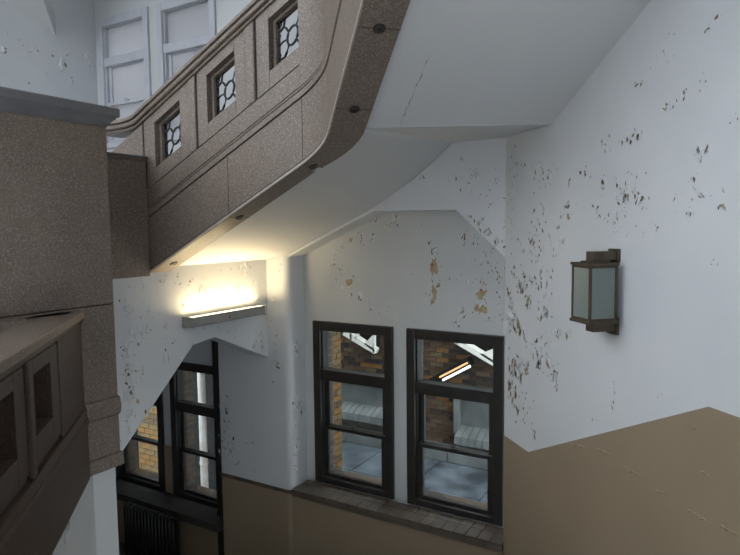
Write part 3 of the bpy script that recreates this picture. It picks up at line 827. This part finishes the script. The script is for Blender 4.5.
# glowing bar added outside to stand for a reflection in the pane
ol = empty('reflected_tube', (-3.5, YF + .1, -2.35), 'dark slanted bar with white and orange strips, a reflection put outside', 'lamp')
p = Vector((-3.84, YF + .05, -2.36)); d = Vector((.56, 0, .335)); nn = Vector((-.335, 0, .56)).normalized()
MB().prism([p - d * .12, p + d * 1.02, p + d * 1.02 + nn * .13, p + nn * .11 - d * .12], (0, .15, 0)).build('housing', PORCH, ol, .01)  # dark body of the added reflection bar
MB().box(-3.62, -3.56, YF + .19, YF + .25, -2.25, -2.17).build('reflected_tube_bracket', PORCH, ol)
OW = emit('reflected_white_tube', (1, .97, .93), 1.6); OO = emit('reflected_orange_tube', (1, .5, .22), .55)
MB().tube([p + d * .22 + Vector((0, -.02, 0)), p + d + Vector((0, -.02, 0))], .018, 8).build('tube', OW, ol)  # white strip of the added reflection bar
MB().tube([p + d * .18 + nn * .06 + Vector((0, -.02, 0)), p + d * .98 + nn * .06 + Vector((0, -.02, 0))], .014, 8).build('tube', OO, ol)  # orange strip of the added reflection bar
# sunken area with tan brick, corner board and downpipe seen through the low windows
GL = -4.7
tag(box(-12.5, -5.7, 4.8, 8.2, GL - .2, GL).build('floor_area', PAVE), kind='structure')
an = empty('brick_annex', (-9, 7.1, GL), 'tan brick wall seen through the low window by the radiator', 'wall')
box(-12.4, -8.47, 7.0, 7.3, GL, 1.5).build('mortar', MORTW, an)
brick_face(an, (-9.7, 7.0, -4.4), (1, 0, 0), 1.225, 1.9, .245, .095, (0, -1, 0), BRW, 6)
tag(box(-8.465, -8.02, 7.0, 7.2, GL, 1.5).build('corner_board', CORNER), 'white corner board at the edge of the tan brick wall', 'board')
pp = empty('downpipe', (-6.6, 6.1, GL), 'pale round downpipe behind the narrow low window', 'pipe')
MB().tube([(-6.56, 6.2, GL), (-6.56, 6.2, -.6), (-6.56, 6.3, -.4)], .055, 14).build('pipe', PIPE, pp, smooth=True)
for z in (-3.4, -2.6, -1.8): MB().tube([(-6.56, 6.2, z), (-6.56, 6.2, z + .05)], .062, 14).build('collar', PIPE, pp)
tag(box(-7.35, -5.75, 6.42, 6.5, GL, 1.0).build('porch_wall', PORCH), 'dark porch wall behind the pale downpipe', 'wall')

# ------------------------------------------------------------------ PEELING PAINT: curled flakes, bare plaster and painted flake shadows
def peel(parent, O, U, V, N, clusters, seed):
    random.seed(seed)
    O, U, V, N = Vector(O), Vector(U), Vector(V), Vector(N)
    pat = MB(); fl = MB()
    for (cu, cv, su, sv, cnt, size, tan) in clusters:
        for _ in range(cnt):
            u = random.gauss(cu, su * .55); v = random.gauss(cv, sv * .55)
            s = size * random.choice((.5, .7, .8, 1, 1, 1.3)) 
            ang = random.gauss(math.pi / 2, .55); asp = random.uniform(.3, .7) if tan > 0 else random.uniform(.2, .45)
            if tan >= 1: asp = random.uniform(.55, .85)
            ca, sa = math.cos(ang), math.sin(ang)
            def W(a, b, h): return O + U * (u + a * ca - b * sa) + V * (v + a * sa + b * ca) + N * h
            k = random.randint(8, 12)
            poly = []; ph = random.uniform(.0008, .0022)
            for i in range(k):
                t = 2 * math.pi * i / k; rr = random.uniform(.35, 1.05)
                poly.append(W(s * rr * math.cos(t), s * asp * rr * math.sin(t), ph))
            if random.random() < (.9 if tan > 0 else .12): pat.add(poly, [tuple(range(k))], 1 if random.random() > tan else 0)
            for _q in range(random.choice((0, 1, 1, 2))):
                ph2 = random.uniform(.0024, .0034); a0, b0 = random.uniform(-2.2, 2.2) * s, random.uniform(-1.6, 1.6) * s; l0 = s * random.uniform(.15, .4); w0 = l0 * random.uniform(.2, .6)
                pat.add([W(a0 - l0, b0, ph2), W(a0, b0 - w0, ph2), W(a0 + l0, b0 + w0 * .4, ph2), W(a0 + .1 * l0, b0 + w0, ph2)], [(0, 1, 2, 3)], 1 if random.random() < (.7 if tan > 0 else .6) else 2)  # umber slivers painted as shadow lines at flake edges
            # curled flakes along one long side
            for side in ((1,) if tan == 0 or random.random() < .7 else (1, -1)):
                if random.random() < (.12 if tan < 1 else .95): continue
                n = 4; L = s * random.uniform(.8, 1.25); wdt = s * asp * random.uniform(.7, 1.5)
                curl = random.uniform(.4, 1.2) if tan > 0 else random.uniform(.5, 1.15); rows = []
                for j in range(n):
                    f = j / (n - 1); th = curl * f
                    bb = side * (s * asp * .95 - wdt * math.sin(th) / max(curl, .3) * .9)
                    hh = .0015 + wdt * (1 - math.cos(th)) / max(curl, .3) * 1.0
                    l2 = L * (1 - .35 * f * random.uniform(.3, 1)); sh = random.uniform(-.15, .15) * s
                    rows.append((W(-l2 + sh, bb, hh), W(sh * .5, bb * random.uniform(.85, 1.1), hh * random.uniform(.9, 1.15)), W(l2 + sh, bb, hh)))
                vs = [q for r_ in rows for q in r_]
                fs = []
                for j in range(n - 1):
                    for i in range(2): fs.append((j * 3 + i, j * 3 + i + 1, (j + 1) * 3 + i + 1, (j + 1) * 3 + i))
                fl.add(vs, fs)
    if pat.f: tag(pat.build('plaster_shadow_patch', [PLASTER, UMBER, FLAKE], parent), kind='stuff')
    if fl.f: tag(fl.build('paint_flake', FLAKE, parent), kind='stuff')
CREASES = [[(0.85, -1.30), (0.939, -1.28), (1.057, -1.255)], [(1.076, -1.237), (1.254, -1.218)], [(1.321, -1.236), (1.417, -1.247), (1.492, -1.248)], [(1.585, -1.265), (1.673, -1.257)], [(1.78, -1.276), (1.868, -1.272), (1.935, -1.272)], [(1.967, -1.257), (2.078, -1.257)], [(1.86, -1.064), (1.927, -1.073)], [(1.794, -0.884), (1.853, -0.897)]]
def crease(parent, pts, rr, mt, name):
    mb = MB(); mb.tube(pts, rr, 6); o = mb.build(name, mt, parent, smooth=True); o['kind'] = 'stuff'
random.seed(3)
for line in CREASES:
    pts = []; rr = []
    for i in range(25):
        f = i / 24; k = f * (len(line) - 1); j = min(int(k), len(line) - 2); g = k - j
        t = line[j][0] + (line[j + 1][0] - line[j][0]) * g; z = line[j][1] + (line[j + 1][1] - line[j][1]) * g
        pts.append(Bp(t + random.uniform(-.004, .004), -.001, z + random.uniform(-.006, .006))); rr.append(random.uniform(.003, .007) * math.sin(math.pi * (f * .9 + .05)) + .0008)
    crease(wall_right, pts, rr, TAN, 'paint_crease')
cr = []; random.seed(9)
for i in range(24):
    t = TF + .02 + i * .022; p = Bp(t, .98 + random.uniform(-.006, .006), 0); cr.append((p.x, p.y, zB(p.x, p.y) - .0005))
crease(flight, cr, [random.choice((.0003, .0004, .001, .002)) for _ in cr], UMBER, 'plaster_crack')
# clusters: (along, height, spread along, spread up, count, half length, share of tan plaster)
PEEL_R = [
    (1.408, 0.679, 0.036, 0.024, 4, 0.0191, 0.05), (1.602, 0.878, 0.032, 0.036, 4, 0.0111, 0.1), (1.851, 0.822, 0.042, 0.041, 6, 0.0102, 0.1),
    (1.509, 0.771, 0.081, 0.055, 7, 0.0092, 0.1), (1.712, 0.568, 0.03, 0.052, 5, 0.013, 0.1), (1.628, 0.537, 0.088, 0.027, 9, 0.0112, 0.1),
    (1.79, 0.614, 0.067, 0.059, 6, 0.0067, 0.2), (1.305, 0.421, 0.078, 0.025, 6, 0.0175, 0.05), (1.416, 0.444, 0.044, 0.039, 4, 0.0144, 0.05),
    (1.15, 0.401, 0.069, 0.063, 8, 0.0115, 0.2), (1.349, 0.238, 0.076, 0.05, 6, 0.0099, 0.2), (1.29, 0.157, 0.111, 0.061, 22, 0.0162, 0.25),
    (1.413, 0.135, 0.029, 0.024, 4, 0.0269, 0.1), (1.139, 0.218, 0.035, 0.021, 3, 0.0212, 0.1), (1.213, 0.031, 0.1, 0.052, 12, 0.0136, 0.2),
    (1.091, 0.071, 0.045, 0.032, 5, 0.0189, 0.2), (1.465, 0.099, 0.057, 0.058, 8, 0.0106, 0.2), (0.8, 0.05, 0.011, 0.012, 1, 0.0381, 1),
    (0.819, 0.125, 0.094, 0.058, 10, 0.0151, 0.2), (0.963, 0.303, 0.038, 0.033, 5, 0.0178, 0.1), (0.805, 0.259, 0.031, 0.023, 3, 0.0186, 0.1),
    (0.593, 0.336, 0.07, 0.043, 8, 0.0135, 0.2), (0.448, 0.312, 0.125, 0.076, 14, 0.014, 0.2), (0.478, 0.094, 0.112, 0.064, 10, 0.0153, 0.3),
    (0.277, 0.378, 0.163, 0.066, 14, 0.0119, 0.2), (0.106, 0.429, 0.059, 0.124, 12, 0.0124, 0.2), (0.097, 0.084, 0.059, 0.209, 20, 0.0111, 0.2),
    (0.419, -0.086, 0.205, 0.104, 30, 0.0143, 0.3), (0.672, -0.1, 0.113, 0.073, 14, 0.0134, 0.3), (0.358, -0.318, 0.212, 0.146, 48, 0.0153, 0.3),
    (0.586, -0.397, 0.119, 0.101, 20, 0.0139, 0.3), (0.264, -0.393, 0.111, 0.095, 18, 0.0218, 0.3), (0.107, -0.513, 0.06, 0.177, 24, 0.0184, 0.4),
    (0.322, -0.543, 0.041, 0.054, 5, 0.0439, 0.4), (0.542, -0.555, 0.073, 0.051, 9, 0.0333, 0.6), (0.184, -0.701, 0.116, 0.07, 12, 0.0364, 0.6),
    (0.497, -0.763, 0.15, 0.104, 16, 0.0187, 0.4), (0.708, -0.643, 0.09, 0.018, 6, 0.0256, 0.6), (0.839, -0.634, 0.042, 0.018, 3, 0.0271, 0.8),
    (0.524, -0.856, 0.111, 0.039, 12, 0.0355, 0.8), (0.68, -0.886, 0.057, 0.05, 8, 0.0407, 0.7), (0.261, -0.994, 0.112, 0.063, 16, 0.0362, 0.8),
    (0.147, -1.149, 0.104, 0.072, 14, 0.0317, 0.5), (0.114, -0.941, 0.075, 0.108, 14, 0.0261, 0.5), (0.705, -0.974, 0.023, 0.037, 4, 0.0162, 0.3),
    (0.238, -1.303, 0.114, 0.071, 14, 0.022, 0.2), (0.419, -1.351, 0.066, 0.027, 4, 0.0176, 0.2), (0.348, -1.167, 0.068, 0.082, 8, 0.0143, 0.3),
    (1.786, 0.3, 0.017, 0.034, 5, 0.0128, 0.2), (1.841, 0.314, 0.005, 0.021, 3, 0.0146, 0.1), (1.762, 0.195, 0.017, 0.013, 2, 0.0173, 0.1),
    (1.81, 0.136, 0.056, 0.026, 8, 0.0102, 0.1), (1.925, 0.077, 0.026, 0.008, 3, 0.0184, 0.2), (1.756, 0.048, 0.029, 0.013, 4, 0.0131, 0.1),
    (1.947, 0.141, 0.02, 0.016, 3, 0.0101, 0.1), (1.694, 0.112, 0.073, 0.053, 6, 0.0071, 0.2), (1.903, -0.155, 0.026, 0.029, 5, 0.0083, 0.1),
    (1.979, 0.415, 0.029, 0.059, 4, 0.0079, 0.1), (1.268, -0.872, 0.012, 0.053, 7, 0.0106, 0.1), (1.262, -0.96, 0.012, 0.021, 4, 0.0128, 0.1),
    (1.099, -1.075, 0.037, 0.017, 4, 0.009, 0.1), (1.602, -0.804, 0.027, 0.014, 2, 0.0076, 0.1), (1.433, -0.031, 0.102, 0.039, 7, 0.0088, 0.2),
    (1.531, -0.012, 0.041, 0.019, 4, 0.0094, 0.2), (1.608, -0.276, 0.065, 0.056, 3, 0.0065, 0.2),]
PEEL_rec = [
    (-2.076, -0.331, 0.018, 0.032, 3, 0.0566, 1), (-2.067, -0.274, 0.026, 0.032, 3, 0.0323, 1), (-2.085, -0.542, 0.018, 0.049, 5, 0.053, 1),
    (-2.058, -0.46, 0.018, 0.032, 3, 0.0324, 1), (-1.693, -0.524, 0.016, 0.023, 3, 0.0587, 1), (-1.717, -0.635, 0.033, 0.016, 3, 0.0512, 1),
    (-1.644, -0.584, 0.032, 0.031, 5, 0.0234, 0.7), (-2.893, -0.474, 0.031, 0.026, 3, 0.0397, 1), (-2.802, -0.602, 0.041, 0.018, 3, 0.0351, 0.8),
    (-2.877, -0.097, 0.021, 0.013, 2, 0.0304, 1), (-2.439, 0.086, 0.014, 0.033, 4, 0.029, 0.2), (-2.516, 0.02, 0.029, 0.017, 4, 0.0293, 0.3),
    (-2.632, 0.072, 0.079, 0.034, 8, 0.0169, 0.3), (-1.835, -0.058, 0.017, 0.023, 4, 0.025, 0.2), (-1.834, -0.682, 0.017, 0.032, 4, 0.0279, 0.9),
    (-1.893, -0.75, 0.026, 0.048, 6, 0.0193, 0.6), (-2.084, -0.186, 0.044, 0.032, 6, 0.0226, 0.3), (-2.119, -0.137, 0.036, 0.032, 4, 0.0194, 0.3),
    (-2.764, -0.097, 0.03, 0.052, 5, 0.0207, 0.3), (-2.654, -0.08, 0.02, 0.026, 3, 0.0204, 0.2), (-3.048, -0.292, 0.043, 0.107, 8, 0.0196, 0.6),
    (-2.993, -0.185, 0.042, 0.053, 5, 0.0176, 0.7), (-2.985, -0.344, 0.032, 0.035, 4, 0.023, 0.1), (-2.691, -0.64, 0.05, 0.017, 6, 0.0278, 0),
    (-2.523, -0.708, 0.049, 0.034, 8, 0.0257, 0), (-2.437, -0.754, 0.029, 0.026, 4, 0.0213, 0), (-2.35, -0.597, 0.038, 0.042, 6, 0.0168, 0),
    (-1.653, -0.251, 0.081, 0.093, 14, 0.017, 0.4), (-1.693, -0.423, 0.065, 0.023, 8, 0.0218, 0.6), (-1.735, -0.097, 0.082, 0.077, 10, 0.0155, 0.3),
    (-1.549, -0.364, 0.039, 0.153, 10, 0.0153, 0.3), (-1.531, -0.632, 0.024, 0.116, 8, 0.0154, 0.4), (-1.902, -0.454, 0.068, 0.08, 6, 0.0144, 0.4),
    (-2.208, 0.025, 0.09, 0.049, 4, 0.013, 0.3), (-2.946, -0.538, 0.084, 0.071, 5, 0.016, 0.3), (-1.611, -0.715, 0.064, 0.039, 6, 0.0156, 0.4),
    (-2.396, -0.347, 0.236, 0.167, 5, 0.0109, 0.4),]
PEEL_bay = [
    (-1.648, 0.382, 0.023, 0.029, 8, 0.0188, 0.1), (-1.742, 0.496, 0.016, 0.011, 2, 0.016, 0.1), (-1.686, 0.289, 0.078, 0.087, 12, 0.0117, 0.1),
    (-1.533, 0.197, 0.06, 0.086, 10, 0.0101, 0.1), (-2.077, 0.39, 0.025, 0.015, 3, 0.0137, 0.1), (-2.404, 0.226, 0.027, 0.016, 3, 0.0126, 0.1),
    (-1.608, 0.039, 0.038, 0.036, 10, 0.0175, 0.4), (-1.547, -0.019, 0.038, 0.036, 10, 0.0174, 0.4), (-1.471, -0.106, 0.03, 0.036, 9, 0.0187, 0.4),
    (-1.678, 0.084, 0.023, 0.022, 5, 0.0147, 0.3), (-1.481, 0.337, 0.03, 0.085, 8, 0.0099, 0.2), (-1.829, 0.369, 0.08, 0.044, 5, 0.0103, 0.1),
    (-1.427, 0.015, 0.007, 0.214, 14, 0.0114, 0.2), (-3.559, -1.266, 0.029, 0.032, 6, 0.0507, 0), (-3.514, -1.326, 0.023, 0.037, 4, 0.0422, 0),
    (-3.593, -1.214, 0.035, 0.028, 4, 0.0266, 0), (-3.552, -0.633, 0.035, 0.055, 4, 0.02, 0.6), (-3.572, -0.908, 0.058, 0.165, 8, 0.0147, 0.2),
    (-3.486, -0.342, 0.034, 0.027, 2, 0.0143, 0.5), (-4.196, -1.76, 0.053, 0.03, 6, 0.0584, 0), (-4.176, -1.915, 0.053, 0.05, 8, 0.052, 0),
    (-4.207, -2.04, 0.04, 0.05, 7, 0.0524, 0), (-4.132, -2.127, 0.092, 0.06, 12, 0.0548, 0), (-4.071, -2.235, 0.065, 0.05, 7, 0.0469, 0),
    (-4.241, -2.227, 0.04, 0.081, 6, 0.0396, 0), (-4.241, -1.896, 0.027, 0.141, 8, 0.0314, 0), (-3.897, -1.987, 0.176, 0.215, 8, 0.0137, 0.1),]
PEEL_left = [
    (2.82, -0.719, 0.067, 0.043, 10, 0.0462, 0), (2.906, -0.71, 0.035, 0.022, 6, 0.0423, 0), (2.764, -0.845, 0.033, 0.035, 6, 0.0413, 0),
    (2.784, -0.942, 0.05, 0.035, 8, 0.0415, 0), (2.762, -0.548, 0.033, 0.07, 10, 0.0291, 0), (2.795, -1.052, 0.05, 0.036, 8, 0.0464, 0),
    (2.74, -1.147, 0.033, 0.042, 8, 0.046, 0), (2.815, -1.165, 0.05, 0.043, 8, 0.042, 0), (2.75, -1.272, 0.033, 0.043, 6, 0.0416, 0),
    (2.744, -1.4, 0.025, 0.036, 5, 0.0371, 0), (2.865, -1.009, 0.051, 0.058, 7, 0.0301, 0), (2.916, -0.858, 0.087, 0.087, 10, 0.0189, 0),
    (2.972, -0.61, 0.088, 0.117, 12, 0.0171, 0), (3.111, -0.954, 0.047, 0.023, 5, 0.0295, 0), (3.039, -1.106, 0.073, 0.075, 8, 0.0195, 0),
    (2.942, -1.233, 0.071, 0.059, 6, 0.0192, 0), (2.837, -1.222, 0.008, 0.007, 1, 0.0289, 1), (2.984, -0.355, 0.177, 0.044, 14, 0.0131, 0.1),
    (3.485, -0.474, 0.043, 0.024, 5, 0.0256, 0.2), (3.284, -0.587, 0.02, 0.015, 3, 0.0263, 0.5), (3.364, -0.369, 0.204, 0.062, 12, 0.0125, 0.3),
    (3.929, -0.308, 0.025, 0.017, 5, 0.0275, 0.05), (3.992, -0.294, 0.013, 0.026, 3, 0.026, 0.05), (4.001, -0.373, 0.013, 0.017, 2, 0.0278, 0.1),
    (3.896, -0.512, 0.025, 0.086, 8, 0.0223, 0.4), (3.828, -0.378, 0.12, 0.068, 8, 0.0135, 0.3), (4.115, -0.443, 0.079, 0.124, 8, 0.0142, 0.3),
    (3.683, -0.492, 0.137, 0.083, 8, 0.0124, 0.3), (3.727, -0.816, 0.14, 0.034, 8, 0.0197, 0), (3.342, -0.87, 0.031, 0.016, 3, 0.0327, 0),
    (4.134, -0.984, 0.067, 0.072, 10, 0.0234, 0), (3.967, -0.912, 0.101, 0.053, 6, 0.0182, 0), (3.104, -0.702, 0.056, 0.105, 10, 0.0135, 0.1),
    (3.192, -0.868, 0.077, 0.077, 5, 0.0159, 0), (4.186, -1.038, 0.027, 0.073, 5, 0.0164, 0.1), (3.493, -0.781, 0.011, 0.016, 2, 0.0194, 0.1),]
PEEL_jamb = [
    (4.38, -1.114, 0.044, 0.055, 10, 0.0239, 0.1), (4.382, -1.05, 0.044, 0.028, 5, 0.0202, 0.1), (4.351, -1.534, 0.044, 0.074, 14, 0.0258, 0.1),
    (4.392, -1.657, 0.045, 0.093, 14, 0.0242, 0.1), (4.328, -1.78, 0.044, 0.074, 9, 0.0204, 0.1), (4.348, -2.067, 0.045, 0.075, 10, 0.0243, 0.1),
    (4.314, -2.197, 0.029, 0.047, 6, 0.0224, 0.1), (4.383, -1.937, 0.045, 0.056, 4, 0.0169, 0.1),]
PEEL_up = [
    (4.096, 1.795, 0.017, 0.016, 3, 0.0688, 0.6), (3.469, 1.801, 0.019, 0.019, 3, 0.0583, 0.4), (4.181, 1.888, 0.047, 0.043, 5, 0.0321, 0),
    (4.4, 1.959, 0.037, 0.022, 4, 0.0384, 0), (4.42, 1.877, 0.038, 0.022, 4, 0.0386, 0), (3.718, 1.821, 0.021, 0.03, 3, 0.0402, 0),
    (3.826, 1.887, 0.021, 0.02, 2, 0.0306, 0), (4.19, 1.614, 0.024, 0.032, 4, 0.043, 0), (3.898, 1.639, 0.011, 0.01, 1, 0.0207, 0),
    (3.663, 1.927, 0.041, 0.04, 4, 0.0239, 0), (3.546, 1.965, 0.04, 0.029, 3, 0.0196, 0), (3.722, 1.523, 0.031, 0.02, 2, 0.0202, 0),
    (3.481, 1.505, 0.02, 0.02, 2, 0.0196, 0), (4.021, 1.872, 0.045, 0.042, 3, 0.0168, 0),]
PEEL_und = [
    (-3.568, -1.539, 0.044, 0.021, 6, 0.0166, 0), (-3.489, -1.575, 0.063, 0.025, 14, 0.0202, 0), (-3.625, -1.612, 0.068, 0.032, 10, 0.0184, 0),
    (-3.411, -1.62, 0.04, 0.025, 6, 0.0129, 0), (-3.653, -1.713, 0.07, 0.042, 5, 0.0116, 0),]
peel(wall_right, Bp(0, 0, 0), UB, UZ, NB, PEEL_R, 11)
peel(wall_win, (0, YW, 0), (1, 0, 0), UZ, (0, -1, 0), PEEL_rec, 12)
BAY_S = [c for c in PEEL_bay if c[0] > -3.3]; BAY_P = [c for c in PEEL_bay if c[0] <= -3.3]
peel(wall_bay, (0, YS, 0), (1, 0, 0), UZ, (0, -1, 0), BAY_S, 13)
peel(pier_left, (0, YS, 0), (1, 0, 0), UZ, (0, -1, 0), BAY_P, 14)
peel(pier_left, (-3.40, 0, 0), (0, 1, 0), UZ, (1, 0, 0), PEEL_jamb, 15)
peel(wall_left, (XL, 0, 0), (0, 1, 0), UZ, (1, 0, 0), PEEL_left, 16)
peel(wall_upper, (XU, 0, 0), (0, 1, 0), UZ, (1, 0, 0), PEEL_up, 17)
sm = (XP + .02 + 2.17) / 2
peel(wall_underp, (sm, sm, 0), UB, UZ, -NB, PEEL_und, 18)
